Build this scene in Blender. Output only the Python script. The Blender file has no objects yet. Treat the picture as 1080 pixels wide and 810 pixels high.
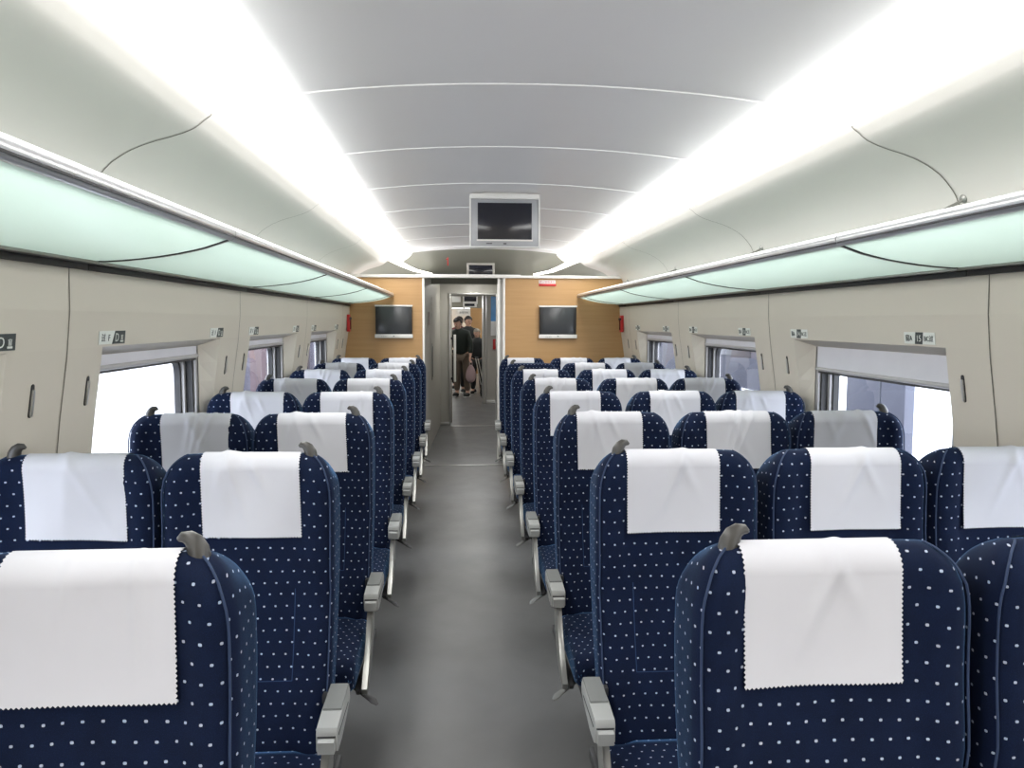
import bpy, bmesh, math, random
from mathutils import Vector, Matrix
C = bpy.context.scene.collection
random.seed(7)
PI = math.pi

# ------------------------------------------------------------------ materials
def new_mat(name):
    m = bpy.data.materials.new(name); m.use_nodes = True
    nt = m.node_tree; b = nt.nodes['Principled BSDF']
    return m, nt, b
def N(nt, t, **k):
    n = nt.nodes.new(t)
    for a, v in k.items(): setattr(n, a, v)
    return n
def M(nt, op, a, b=None, c=None, clamp=False):
    n = nt.nodes.new('ShaderNodeMath'); n.operation = op; n.use_clamp = clamp
    for i, v in enumerate((a, b, c)):
        if v is None: continue
        if isinstance(v, (int, float)): n.inputs[i].default_value = v
        else: nt.links.new(v, n.inputs[i])
    return n.outputs[0]
def mix(nt, f, a, b):
    n = nt.nodes.new('ShaderNodeMix'); n.data_type = 'RGBA'
    if isinstance(f, (int, float)): n.inputs[0].default_value = f
    else: nt.links.new(f, n.inputs[0])
    for i, v in ((6, a), (7, b)):
        if isinstance(v, tuple): n.inputs[i].default_value = (*v, 1) if len(v) == 3 else v
        else: nt.links.new(v, n.inputs[i])
    return n.outputs[2]
def noise(nt, scale, detail=3, vec=None, rough=.5):
    n = nt.nodes.new('ShaderNodeTexNoise'); n.inputs['Scale'].default_value = scale
    n.inputs['Detail'].default_value = detail; n.inputs['Roughness'].default_value = rough
    if vec is not None: nt.links.new(vec, n.inputs['Vector'])
    return n.outputs['Fac']
def bump(nt, b, h, strength=.2, dist=.002):
    n = nt.nodes.new('ShaderNodeBump'); n.inputs['Strength'].default_value = strength
    n.inputs['Distance'].default_value = dist
    nt.links.new(h, n.inputs['Height']); nt.links.new(n.outputs[0], b.inputs['Normal'])
def plain(name, col, rough=.5, metal=0, var=.06, vs=9, bmp=0, spec=None, coat=0):
    m, nt, b = new_mat(name)
    tc = N(nt, 'ShaderNodeTexCoord')
    f = noise(nt, vs, 4, tc.outputs['Object'])
    a = tuple(c * (1 - var) for c in col); z = tuple(min(1, c * (1 + var)) for c in col)
    nt.links.new(mix(nt, f, a, z), b.inputs['Base Color'])
    b.inputs['Roughness'].default_value = rough; b.inputs['Metallic'].default_value = metal
    if spec is not None: b.inputs['Specular IOR Level'].default_value = spec
    if coat: b.inputs['Coat Weight'].default_value = coat
    if bmp: bump(nt, b, noise(nt, 400, 2, tc.outputs['Object']), bmp, .001)
    return m
def emit(name, col, s):
    m, nt, b = new_mat(name)
    b.inputs['Base Color'].default_value = (.8, .8, .8, 1)
    b.inputs['Emission Color'].default_value = (*col, 1); b.inputs['Emission Strength'].default_value = s
    return m

def fabric(name, stitched):
    m, nt, b = new_mat(name)
    uv = N(nt, 'ShaderNodeUVMap').outputs[0]
    s = N(nt, 'ShaderNodeSeparateXYZ'); nt.links.new(uv, s.inputs[0])
    u, v = s.outputs[0], s.outputs[1]
    # gentle weave wobble so the dots are not ruler straight
    wob = M(nt, 'MULTIPLY', M(nt, 'SUBTRACT', noise(nt, 9, 1, uv), .5), .012)
    u2 = M(nt, 'ADD', u, wob); v2 = M(nt, 'ADD', v, wob)
    pu, pv = .0325, .0325
    row = M(nt, 'FLOOR', M(nt, 'DIVIDE', v2, pv))
    st = M(nt, 'MULTIPLY', M(nt, 'FLOORED_MODULO', row, 2.0), .5)
    fu = M(nt, 'SUBTRACT', M(nt, 'FRACT', M(nt, 'ADD', M(nt, 'DIVIDE', u2, pu), st)), .5)
    fv = M(nt, 'SUBTRACT', M(nt, 'FRACT', M(nt, 'DIVIDE', v2, pv)), .5)
    # small rounded squares
    d = M(nt, 'ADD', M(nt, 'POWER', M(nt, 'ABSOLUTE', M(nt, 'MULTIPLY', fu, 1.0)), 3.0),
          M(nt, 'POWER', M(nt, 'ABSOLUTE', M(nt, 'MULTIPLY', fv, 1.18)), 3.0))
    dot = M(nt, 'LESS_THAN', d, .088 ** 3)
    n1 = noise(nt, 14, 3, uv); n2 = noise(nt, 900, 2, uv)
    base = mix(nt, n1, (.0018, .0044, .0155), (.0034, .0090, .031))
    base = mix(nt, M(nt, 'MULTIPLY', M(nt, 'GREATER_THAN', n2, .62), .30), base, (.018, .04, .12))
    dc = mix(nt, noise(nt, 60, 0, uv), (.42, .39, .43), (.26, .38, .55))
    if stitched:
        au = M(nt, 'ABSOLUTE', u)
        l1 = M(nt, 'MULTIPLY', M(nt, 'LESS_THAN', M(nt, 'ABSOLUTE', M(nt, 'SUBTRACT', au, .135)), .0012),
               M(nt, 'MULTIPLY', M(nt, 'GREATER_THAN', v, .27), M(nt, 'LESS_THAN', v, .52)))
        l2 = M(nt, 'MULTIPLY', M(nt, 'LESS_THAN', M(nt, 'ABSOLUTE', M(nt, 'SUBTRACT', v, .27)), .0012), M(nt, 'LESS_THAN', au, .135))
        ln = M(nt, 'MULTIPLY', M(nt, 'MAXIMUM', l1, l2), .45)
        base = mix(nt, ln, base, (.04, .075, .18))
    nt.links.new(mix(nt, dot, base, dc), b.inputs['Base Color'])
    b.inputs['Roughness'].default_value = .9
    b.inputs['Specular IOR Level'].default_value = .15
    b.inputs['Sheen Weight'].default_value = .42; b.inputs['Sheen Roughness'].default_value = .25
    b.inputs['Sheen Tint'].default_value = (.20, .48, .95, 1)
    bump(nt, b, n2, .25, .0008)
    return m

MAT = {}
MAT['fabric'] = fabric('blue_dotted_fabric', True)
MAT['fabric2'] = fabric('blue_dotted_cushion_fabric', False)
MAT['piping'] = plain('blue_piping', (.012, .028, .075), .8)
m, nt, b = new_mat('white_cover_cloth')
tc = N(nt, 'ShaderNodeTexCoord')
nt.links.new(mix(nt, noise(nt, 6, 3, tc.outputs['Object']), (.49, .49, .52), (.54, .54, .575)), b.inputs['Base Color'])
b.inputs['Roughness'].default_value = .9; b.inputs['Specular IOR Level'].default_value = .1
bump(nt, b, noise(nt, 1100, 2, tc.outputs['Object']), .15, .0006)
MAT['cloth'] = m
MAT['handle'] = plain('grey_brown_plastic', (.042, .040, .036), .42)
MAT['arm'] = plain('light_grey_plastic', (.29, .295, .285), .4)
MAT['armpad'] = plain('grey_arm_pad', (.14, .145, .14), .6)
MAT['dark'] = plain('dark_metal', (.03, .03, .032), .55)
MAT['silver'] = plain('satin_aluminium', (.62, .62, .61), .3, 1)
MAT['steel'] = plain('brushed_steel', (.34, .34, .32), .36, .8)
MAT['rail'] = plain('rack_rail_metal', (.62, .63, .64), .28, .75)
MAT['wall'] = plain('beige_wall_panel', (.57, .525, .45), .5, 0, .03, 2)
MAT['wallgap'] = plain('wall_joint', (.13, .12, .10), .8)
MAT['ceil'] = plain('ceiling_panel', (.80, .79, .80), .42, 0, .02, 2)
MAT['ceilgap'] = plain('ceiling_joint_highlight', (.97, .97, .97), .3)  # joints catch the light: highlight put into the near-white colour
MAT['spanel'] = plain('upper_side_panel', (.58, .555, .525), .5, 0, .03, 2)
MAT['dome'] = plain('vestibule_ceiling', (.24, .24, .20), .35, 0, .04, 3)
MAT['light'] = emit('cove_light', (1, .99, .965), 8.4)
MAT['streak'] = emit('streak_glow', (1, .98, .90), 3)
MAT['spot'] = emit('downlight', (1, .98, .92), 90)
MAT['trim'] = plain('white_trim', (.82, .80, .76), .35)
MAT['grey'] = plain('grey_partition', (.42, .40, .36), .4, 0, .04, 2)
MAT['grey2'] = plain('grey_door_surround', (.42, .41, .375), .4, 0, .04, 2)
MAT['black'] = plain('black_rubber', (.012, .012, .013), .5)
MAT['screen'] = plain('dark_screen', (.012, .013, .02), .12)
MAT['screen2'] = plain('grey_dark_screen', (.045, .048, .052), .22)
MAT['bezel'] = plain('monitor_bezel', (.36, .37, .39), .35, .3)
MAT['bezelw'] = plain('monitor_strip', (.75, .73, .70), .35)
MAT['white'] = plain('white_plastic', (.75, .75, .73), .4)
MAT['red'] = plain('red_plastic', (.5, .02, .02), .4)
MAT['blind'] = plain('window_blind', (.62, .62, .66), .6)
MAT['frame'] = plain('window_frame_grey', (.45, .44, .44), .4, .2)
MAT['ink'] = plain('sign_ink', (.04, .05, .05), .5)
MAT['signw'] = plain('sign_white', (.70, .72, .68), .5)
MAT['blue_poster'] = plain('poster_blue', (.10, .33, .68), .4, 0, .25, 6)
MAT['skin'] = plain('skin', (.62, .38, .29), .5)
MAT['hair'] = plain('dark_hair', (.015, .011, .01), .6)
MAT['jacket'] = plain('black_jacket', (.010, .012, .013), .7)
MAT['jacket2'] = plain('dark_green_jacket', (.012, .02, .016), .7)
MAT['khaki'] = plain('khaki_trousers', (.13, .10, .075), .8)
MAT['darkred'] = plain('dark_red_coat', (.10, .015, .015), .8)
MAT['bag'] = plain('pink_grey_bag', (.42, .30, .31), .7)
MAT['greyhat'] = plain('grey_knit_hat', (.33, .30, .25), .9, 0, .4, 60)
MAT['concrete'] = plain('pale_outside_concrete', (.4, .4, .41), .8)
MAT['trainbody'] = plain('outside_train_body', (.060, .064, .088), .5, 0, .12, 1.5)
MAT['trainwin'] = plain('outside_train_window', (.042, .048, .066), .3)
MAT['pinkwall'] = plain('pink_wall', (.16, .115, .125), .8, 0, .3, 1.2)
MAT['lilacwall'] = plain('lilac_wall', (.10, .095, .13), .8, 0, .3, 2)
MAT['trainwhite'] = plain('outside_train_white', (.8, .8, .84), .5)

# wood
m, nt, b = new_mat('honey_wood')
tc = N(nt, 'ShaderNodeTexCoord'); mp = N(nt, 'ShaderNodeMapping'); mp.inputs['Scale'].default_value = (.6, 1, 14)
nt.links.new(tc.outputs['Object'], mp.inputs[0])
f1 = noise(nt, 3, 6, mp.outputs[0], .6)
nt.links.new(mix(nt, f1, (.40, .225, .088), (.53, .32, .14)), b.inputs['Base Color'])
b.inputs['Roughness'].default_value = .42
MAT['wood'] = m
# floor
m, nt, b = new_mat('grey_vinyl_floor')
tc = N(nt, 'ShaderNodeTexCoord')
f1 = noise(nt, 1.7, 5, tc.outputs['Object'], .6); f2 = noise(nt, 160, 2, tc.outputs['Object'])
c = mix(nt, f1, (.082, .083, .084), (.175, .176, .176))
nt.links.new(mix(nt, M(nt, 'MULTIPLY', f2, .35), c, (.10, .10, .10)), b.inputs['Base Color'])
r = N(nt, 'ShaderNodeMapRange'); r.inputs[3].default_value = .26; r.inputs[4].default_value = .46
nt.links.new(noise(nt, 3.5, 5, tc.outputs['Object'], .65), r.inputs[0]); nt.links.new(r.outputs[0], b.inputs['Roughness'])
bump(nt, b, f2, .12, .0008)
MAT['floor'] = m
# frosted rack glass
m, nt, b = new_mat('frosted_teal_glass')
tc = N(nt, 'ShaderNodeTexCoord')
nt.links.new(mix(nt, noise(nt, 3, 2, tc.outputs['Object']), (.66, .765, .73), (.70, .795, .765)), b.inputs['Base Color'])
b.inputs['Roughness'].default_value = .3
tr = N(nt, 'ShaderNodeBsdfTranslucent'); tr.inputs[0].default_value = (.77, .86, .825, 1)
mx = N(nt, 'ShaderNodeMixShader'); mx.inputs[0].default_value = .62
nt.links.new(b.outputs[0], mx.inputs[1]); nt.links.new(tr.outputs[0], mx.inputs[2])
nt.links.new(mx.outputs[0], nt.nodes['Material Output'].inputs[0])
MAT['rackglass'] = m
# window glass (thin)
def thin_glass(name, tint, rough=0):
    m, nt, b = new_mat(name)
    t = N(nt, 'ShaderNodeBsdfTransparent'); t.inputs[0].default_value = (*tint, 1)
    g = N(nt, 'ShaderNodeBsdfGlossy'); g.inputs['Roughness'].default_value = .02
    lw = N(nt, 'ShaderNodeFresnel'); lw.inputs[0].default_value = 1.45
    ge = N(nt, 'ShaderNodeNewGeometry')
    fac = M(nt, 'MULTIPLY', lw.outputs[0], M(nt, 'SUBTRACT', 1.0, ge.outputs['Backfacing']))
    mx = N(nt, 'ShaderNodeMixShader'); nt.links.new(fac, mx.inputs[0])
    nt.links.new(t.outputs[0], mx.inputs[1]); nt.links.new(g.outputs[0], mx.inputs[2])
    nt.links.new(mx.outputs[0], nt.nodes['Material Output'].inputs[0])
    return m
MAT['glass'] = thin_glass('window_glass', (.86, .88, .92))

# ------------------------------------------------------------------ object helpers
def link(name, me, mat=None, parent=None, smooth=True):
    o = bpy.data.objects.new(name, me); C.objects.link(o)
    if mat is not None:
        for x in (mat if isinstance(mat, (list, tuple)) else [mat]): me.materials.append(x)
    if parent is not None: o.parent = parent
    return o
def tag(o, label=None, cat=None, group=None, kind=None):
    if label: o['label'] = label
    if cat: o['category'] = cat
    if group: o['group'] = group
    if kind: o['kind'] = kind
    return o
def thing(name, label, cat, loc=(0, 0, 0), group=None, kind=None, rz=0):
    o = bpy.data.objects.new(name, None); C.objects.link(o); o.location = loc; o.rotation_euler = (0, 0, rz)
    o.empty_display_size = .1
    return tag(o, label, cat, group, kind)
def from_bm(name, bm, mat, parent=None, smooth=False):
    me = bpy.data.meshes.new(name); bmesh.ops.recalc_face_normals(bm, faces=bm.faces[:])
    bm.to_mesh(me); bm.free()
    if smooth:
        me.polygons.foreach_set('use_smooth', [True] * len(me.polygons))
        try: me.set_sharp_from_angle(angle=math.radians(35))
        except Exception: pass
    return link(name, me, mat, parent)
def add_box(bm, x0, x1, y0, y1, z0, z1, bev=0, mi=0):
    vs = [bm.verts.new((x, y, z)) for x in (x0, x1) for y in (y0, y1) for z in (z0, z1)]
    idx = [(0, 1, 3, 2), (4, 6, 7, 5), (0, 4, 5, 1), (2, 3, 7, 6), (0, 2, 6, 4), (1, 5, 7, 3)]
    fs = [bm.faces.new([vs[i] for i in f]) for f in idx]
    for f in fs: f.material_index = mi
    if bev:
        es = list({e for f in fs for e in f.edges})
        bmesh.ops.bevel(bm, geom=es, offset=bev, segments=2, affect='EDGES', profile=.6)
def box(name, x0, x1, y0, y1, z0, z1, mat, parent=None, bev=.003):
    bm = bmesh.new(); add_box(bm, min(x0, x1), max(x0, x1), min(y0, y1), max(y0, y1), min(z0, z1), max(z0, z1), bev)
    return from_bm(name, bm, mat, parent, True)
def add_prism(bm, pts, f0, f1, bev=0, mi=0):
    """closed polygon pts (2D); f0,f1 map a 2D point to 3D for each end"""
    a = [bm.verts.new(f0(*p)) for p in pts]; b_ = [bm.verts.new(f1(*p)) for p in pts]
    n = len(pts); fs = [bm.faces.new(a[::-1]), bm.faces.new(b_)]
    for i in range(n): fs.append(bm.faces.new((a[i], a[(i + 1) % n], b_[(i + 1) % n], b_[i])))
    for f in fs: f.material_index = mi
    if bev:
        es = list({e for f in fs[:2] for e in f.edges})
        bmesh.ops.bevel(bm, geom=es, offset=bev, segments=2, affect='EDGES', profile=.6)
def prism(name, pts, f0, f1, mat, parent=None, bev=0, smooth=True):
    bm = bmesh.new(); add_prism(bm, pts, f0, f1, bev); return from_bm(name, bm, mat, parent, smooth)
def prism_x(name, pts, x0, x1, mat, parent=None, bev=0):      # pts are (y,z)
    return prism(name, pts, lambda y, z: (x0, y, z), lambda y, z: (x1, y, z), mat, parent, bev)
def add_tube(bm, path, radii, seg=12, cap=True, flat=None, mi=0):
    """tube along 3D path; radii scalar or list or (ra,rb) list; flat scales local axes"""
    P_ = [Vector(p) for p in path]; n = len(P_)
    rings = []; up = None
    for i, p in enumerate(P_):
        t = (P_[min(i + 1, n - 1)] - P_[max(i - 1, 0)]).normalized()
        if up is None:
            up = Vector((0, 0, 1)) if abs(t.z) < .9 else Vector((0, 1, 0))
        a = (up - t * up.dot(t)).normalized(); up = a; b_ = t.cross(a)
        r = radii[i] if isinstance(radii, (list, tuple)) else radii
        ra, rb = r if isinstance(r, (list, tuple)) else (r, r)
        rings.append([bm.verts.new(p + a * (ra * math.cos(2 * PI * k / seg)) + b_ * (rb * math.sin(2 * PI * k / seg))) for k in range(seg)])
    for i in range(n - 1):
        for k in range(seg):
            f = bm.faces.new((rings[i][k], rings[i][(k + 1) % seg], rings[i + 1][(k + 1) % seg], rings[i + 1][k])); f.material_index = mi
    if cap:
        for rg in (rings[0][::-1], rings[-1]): f = bm.faces.new(rg); f.material_index = mi
def tube(name, path, radii, mat, parent=None, seg=12):
    bm = bmesh.new(); add_tube(bm, path, radii, seg); return from_bm(name, bm, mat, parent, True)
def strip(bm, prof, y0, y1, mi=0, off=0):
    """sheet extruded along y from a profile of (x,z)"""
    a = [bm.verts.new((x, y0, z)) for x, z in prof]; b_ = [bm.verts.new((x, y1, z)) for x, z in prof]
    for i in range(len(prof) - 1):
        f = bm.faces.new((a[i], a[i + 1], b_[i + 1], b_[i])); f.material_index = mi
def text_mesh(name, s, size, mat, parent, mtx, align='CENTER'):
    cu = bpy.data.curves.new(name, 'FONT'); cu.body = s; cu.size = size; cu.align_x = align; cu.align_y = 'CENTER'
    cu.extrude = .0004; cu.resolution_u = 3
    t = bpy.data.objects.new('tmp', cu); C.objects.link(t)
    bpy.context.view_layer.update()
    me = bpy.data.meshes.new_from_object(t.evaluated_get(bpy.context.evaluated_depsgraph_get()))
    bpy.data.objects.remove(t)
    me.materials.clear(); me.transform(mtx)
    return link(name, me, mat, parent)
def lerp_prof(tab, z):
    for (a, b_), (c, d) in zip(tab, tab[1:]):
        if z <= c:
            t = max(0, (z - a) / (c - a)); t = t * t * (3 - 2 * t) if False else t
            return b_ + (d - b_) * t
    return tab[-1][1]
def cat_rom(tab, z):
    n = len(tab)
    if z <= tab[0][0]: return tab[0][1]
    if z >= tab[-1][0]: return tab[-1][1]
    for i in range(n - 1):
        if z <= tab[i + 1][0]:
            x0, y0 = tab[i]; x1, y1 = tab[i + 1]
            def sl(j):
                a = tab[max(0, j - 1)]; c = tab[min(n - 1, j + 1)]
                return (c[1] - a[1]) / (c[0] - a[0])
            h = x1 - x0; t = (z - x0) / h
            return ((2*t**3 - 3*t*t + 1) * y0 + (t**3 - 2*t*t + t) * h * sl(i) + (-2*t**3 + 3*t*t) * y1 + (t**3 - t*t) * h * sl(i + 1))

# ------------------------------------------------------------------ camera
CX, CZ = -.2844, 1.62
cam = bpy.data.cameras.new('camera'); co = bpy.data.objects.new('camera', cam); C.objects.link(co)
R0 = Vector((0.99796, -0.063786, 0.003067)); R1 = Vector((0.001995, 0.079148, 0.996861)); R2 = Vector((0.063828, 0.99482, -0.079114))
co.matrix_world = Matrix(((R0.x, R1.x, -R2.x, CX), (R0.y, R1.y, -R2.y, 0), (R0.z, R1.z, -R2.z, CZ), (0, 0, 0, 1)))
cam.sensor_width = 36; cam.lens = 36 * 833.674 / 1080; cam.clip_start = .05; cam.clip_end = 300
bpy.context.scene.camera = co

P = .98; Y1 = 1.313; YE = 9.10; YB = -1.3
WP = 1.98                                        # window pitch
# ------------------------------------------------------------------ room shell
def side_x(z):                                   # half width of the side wall at height z
    return cat_rom([(0, 1.64), (.9, 1.635), (1.1, 1.62), (1.3, 1.595), (1.5, 1.565), (1.65, 1.55), (1.80, 1.547)], z)
bm = bmesh.new(); add_box(bm, -1.72, 1.72, YB, 12.3, -.05, 0)
tag(from_bm('floor', bm, MAT['floor']), 'grey mottled vinyl aisle floor between the seat rows', 'floor', kind='structure')
bm = bmesh.new(); add_box(bm, -1.72, 1.72, 12.3, 27, -.05, 0)
tag(from_bm('floor', bm, MAT['floor']), 'grey floor beyond the doorway, under the standing people', 'floor', kind='structure')
for nm, yy, w0, w1, lab in (('trim_1', 8.82, -.70, .20, 'thin metal strip across the aisle floor nearer the seats'), ('trim_2', 12.18, -.46, .27, 'bright metal threshold strip under the far doorway')):
    tag(box(nm, w0, w1, yy - .02, yy + .02, .0005, .006, MAT['silver'], bev=.002), lab, 'floor strip', kind='structure')

def wall(side, s, lab):
    bm = bmesh.new()
    ys = [YB]
    wins = []
    for k in range(-2, 3):
        c = 3.60 + WP * k; wins.append((c - .69, c + .69)); 
    for a, b_ in wins: ys += [a, b_]
    ys.append(YE); ys = sorted({y for y in ys if y >= YB})
    zs = [0, .45, .86, 1.0, 1.1, 1.2, 1.3, 1.4, 1.525, 1.65, 1.80]
    grid = {}
    def v(y, z):
        k = (round(y, 4), round(z, 4))
        if k not in grid: grid[k] = bm.verts.new((s * side_x(z), y, z))
        return grid[k]
    for a, b_ in zip(ys, ys[1:]):
        mid = (a + b_) / 2; inw = any(w0 < mid < w1 for w0, w1 in wins)
        for z0, z1 in zip(zs, zs[1:]):
            if inw and .85 < (z0 + z1) / 2 < 1.525: continue
            bm.faces.new((v(a, z0), v(b_, z0), v(b_, z1), v(a, z1)))
    # reveals
    for w0, w1 in wins:
        w0 = max(w0, YB)
        X = s * 1.655
        i0, i1, j0, j1 = w0 + .055, w1 - .075, .90, 1.488
        zz = [z for z in zs if .85 < z < 1.53]
        near = [bm.verts.new((s * side_x(z), w0, z)) for z in zz]; far = [bm.verts.new((s * side_x(z), w1, z)) for z in zz]
        zi = [min(max(z, j0), j1) for z in zz]
        ni = [bm.verts.new((X, i0, z)) for z in zi]; fi = [bm.verts.new((X, i1, z)) for z in zi]
        for q in range(len(zz) - 1):
            bm.faces.new((near[q], near[q + 1], ni[q + 1], ni[q])); bm.faces.new((far[q], far[q + 1], fi[q + 1], fi[q]))
        bm.faces.new((near[-1], far[-1], fi[-1], ni[-1])); bm.faces.new((near[0], far[0], fi[0], ni[0]))
    # joints between panels
    for k in range(-2, 4):
        y = 2.655 + WP * k
        if y < YB or y > YE: continue
        pr = [(s * (side_x(z) - .0015), z) for z in [0, .45, .9, 1.1, 1.3, 1.5, 1.65, 1.79]]
        strip(bm, pr, y - .0028, y + .0028, 1)
    bmesh.ops.remove_doubles(bm, verts=bm.verts[:], dist=.0001)
    me = bpy.data.meshes.new('w'); bm.to_mesh(me); bm.free()
    o = link('wall_' + side, me, [MAT['wall'], MAT['wallgap']])
    return tag(o, lab, 'wall', kind='structure')
wall('left', -1, 'cream panelled train side wall with windows, left of the aisle')
wall('right', 1, 'cream panelled train side wall with windows, right of the aisle')

# windows
wn = 0
def window(s, k):
    global wn; wn += 1
    c = 3.60 + WP * k
    sd = 'left' if s < 0 else 'right'
    ords = {-1: 'nearest the camera, mostly cut off by the picture edge', 0: 'second from the camera', 1: 'third from the camera', 2: 'farthest from the camera', -2: 'behind the camera'}
    t = thing('window_%d' % wn, 'train window on the %s wall, %s' % (sd, ords[k]), 'window', (s * 1.66, c, .9), kind='structure')
    y0, y1, z0, z1 = -.64, .62, -.005, .592
    r = .07
    def rr(a, b_, c_, d, r, n=6):
        pts = []
        for (cy, cz, a0) in ((b_ - r, d - r, 0), (a + r, d - r, 90), (a + r, c_ + r, 180), (b_ - r, c_ + r, 270)):
            for i in range(n + 1):
                an = math.radians(a0 + 90 * i / n); pts.append((cy + r * math.cos(an), cz + r * math.sin(an)))
        return pts
    def ring(name, outer, inner, xa, xb, mat):
        bm = bmesh.new(); n = len(outer)
        L = [[bm.verts.new((x, y, z)) for y, z in pts] for x, pts in ((xa, outer), (xa, inner), (xb, inner), (xb, outer))]
        for q in range(4):
            A, B = L[q], L[(q + 1) % 4]
            for i in range(n): bm.faces.new((A[i], A[(i + 1) % n], B[(i + 1) % n], B[i]))
        return from_bm(name, bm, mat, t, True)
    # silver liner, black gasket, outer body, pane
    ring('window_frame', rr(y0, y1, z0, z1, .02), rr(y0 + .035, y1 - .035, z0 + .03, z1 - .03, .05), s * 0, s * .028, MAT['frame'])
    ring('gasket', rr(y0 + .032, y1 - .032, z0 + .027, z1 - .027, .05), rr(y0 + .05, y1 - .05, z0 + .045, z1 - .045, .07), s * .012, s * .045, MAT['black'])
    ring('outer_frame', rr(y0 + .0, y1 - .0, z0, z1, .03), rr(y0 + .075, y1 - .075, z0 + .06, z1 - .06, .07), s * .046, s * .10, MAT['frame'])
    ring('outer_gasket', rr(y0 + .074, y1 - .074, z0 + .058, z1 - .058, .07), rr(y0 + .09, y1 - .09, z0 + .07, z1 - .07, .08), s * .06, s * .09, MAT['black'])
    pts = rr(y0 + .07, y1 - .07, z0 + .05, z1 - .05, .07)
    prism('pane', pts, lambda y, z: (s * .080, y, z), lambda y, z: (s * .084, y, z), MAT['glass'], t)
    # roller blind: cassette plus the lowered cloth
    drop = {(-1, 0): .055, (1, 0): .125, (1, 1): .05, (1, 2): .05, (-1, 1): .045, (-1, 2): .05}.get((s, k), .06)
    b_ = box('blind', s * -.006, s * .004, y0 + .03, y1 - .028, z1 - drop, z1 - .004, MAT['blind'], t, .001)
    pr = [(math.cos(a) * .012, math.sin(a) * .011) for a in [i * PI / 6 for i in range(12)]]
    prism('blind_bar', [(x, z) for x, z in pr], lambda x, z: (s * -.004 + x, y0 + .02, z1 - drop + z), lambda x, z: (s * -.004 + x, y1 - .02, z1 - drop + z), MAT['frame'], b_)
    box('blind_edge', s * -.002, s * .002, y0 + .03, y1 - .028, z1 - drop - .022, z1 - drop - .012, MAT['black'], b_, .0005)
    # light blocking box closing the wall thickness
for s in (-1, 1):
    for k in range(-1, 3): window(s, k)
# wall core around the frames so no daylight leaks through the wall thickness
def shell(side, s):
    bm = bmesh.new()
    edges = [YB]
    for k in range(-2, 3):
        c = 3.60 + WP * k; edges += [c - .64, c + .62]
    edges.append(YE + .1)
    edges = [e for e in edges if e >= YB]
    x0, x1 = s * 1.662, s * 1.78
    add_box(bm, min(x0, x1), max(x0, x1), YB, YE + .1, 0, .895)
    add_box(bm, min(x0, x1), max(x0, x1), YB, YE + .1, 1.492, 2.2)
    segs = []
    last = YB
    for k in range(-2, 3):
        c = 3.60 + WP * k
        a, b_ = c - .64, c + .62
        if a > last: segs.append((last, a))
        last = max(last, b_)
    segs.append((last, YE + .1))
    if True:
        for a, b_ in segs:
            add_box(bm, min(x0, x1), max(x0, x1), a, b_, .895, 1.492)
    tag(from_bm('wall_%s_core' % side, bm, MAT['frame']), 'outer body shell behind the cream lining, %s side' % side, 'wall', kind='structure')
shell('left', -1); shell('right', 1)

# ceiling
CH = 2.487
def ceil_z(x): return CH - .06 * x * x - .012 * abs(x) ** 4
bm = bmesh.new()
prof = [(-.90 + 1.8 * i / 36, ceil_z(-.90 + 1.8 * i / 36)) for i in range(37)]
YC = 9.62
strip(bm, prof, YB, YC)
yy = 2.9 - 1.03 * 4
while yy < YC:
    L2 = [[bm.verts.new((x, q, z - d)) for x, z in prof] for q, d in ((yy - .003, 0), (yy - .0025, .0045), (yy + .002, .004), (yy + .004, 0))]
    for A, B in zip(L2, L2[1:]):
        for i in range(36):
            f = bm.faces.new((A[i], A[i + 1], B[i + 1], B[i])); f.material_index = 1
    yy += 1.045
# lip at the far end
for i in range(36):
    (x0, z0), (x1, z1) = prof[i], prof[i + 1]
    a = [bm.verts.new(p) for p in ((x0, YC, z0), (x1, YC, z1), (x1, YC, z1 + .03), (x0, YC, z0 + .03))]; bm.faces.new(a)
me = bpy.data.meshes.new('ceiling'); bm.to_mesh(me); bm.free(); me.polygons.foreach_set('use_smooth', [True] * len(me.polygons))
tag(link('ceiling', me, [MAT['ceil'], MAT['ceilgap']]), 'arched white ceiling of wide cross panels between the two light coves', 'ceiling', kind='structure')
SP = [(1.150, 2.350), (1.165, 2.333), (1.182, 2.322), (1.20, 2.306), (1.22, 2.292), (1.26, 2.275), (1.30, 2.262), (1.35, 2.248), (1.40, 2.231), (1.44, 2.213), (1.473, 2.194), (1.505, 2.172), (1.53, 2.147), (1.553, 2.12), (1.57, 2.095), (1.585, 2.06), (1.592, 2.02), (1.597, 1.95), (1.60, 1.795)]
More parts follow.
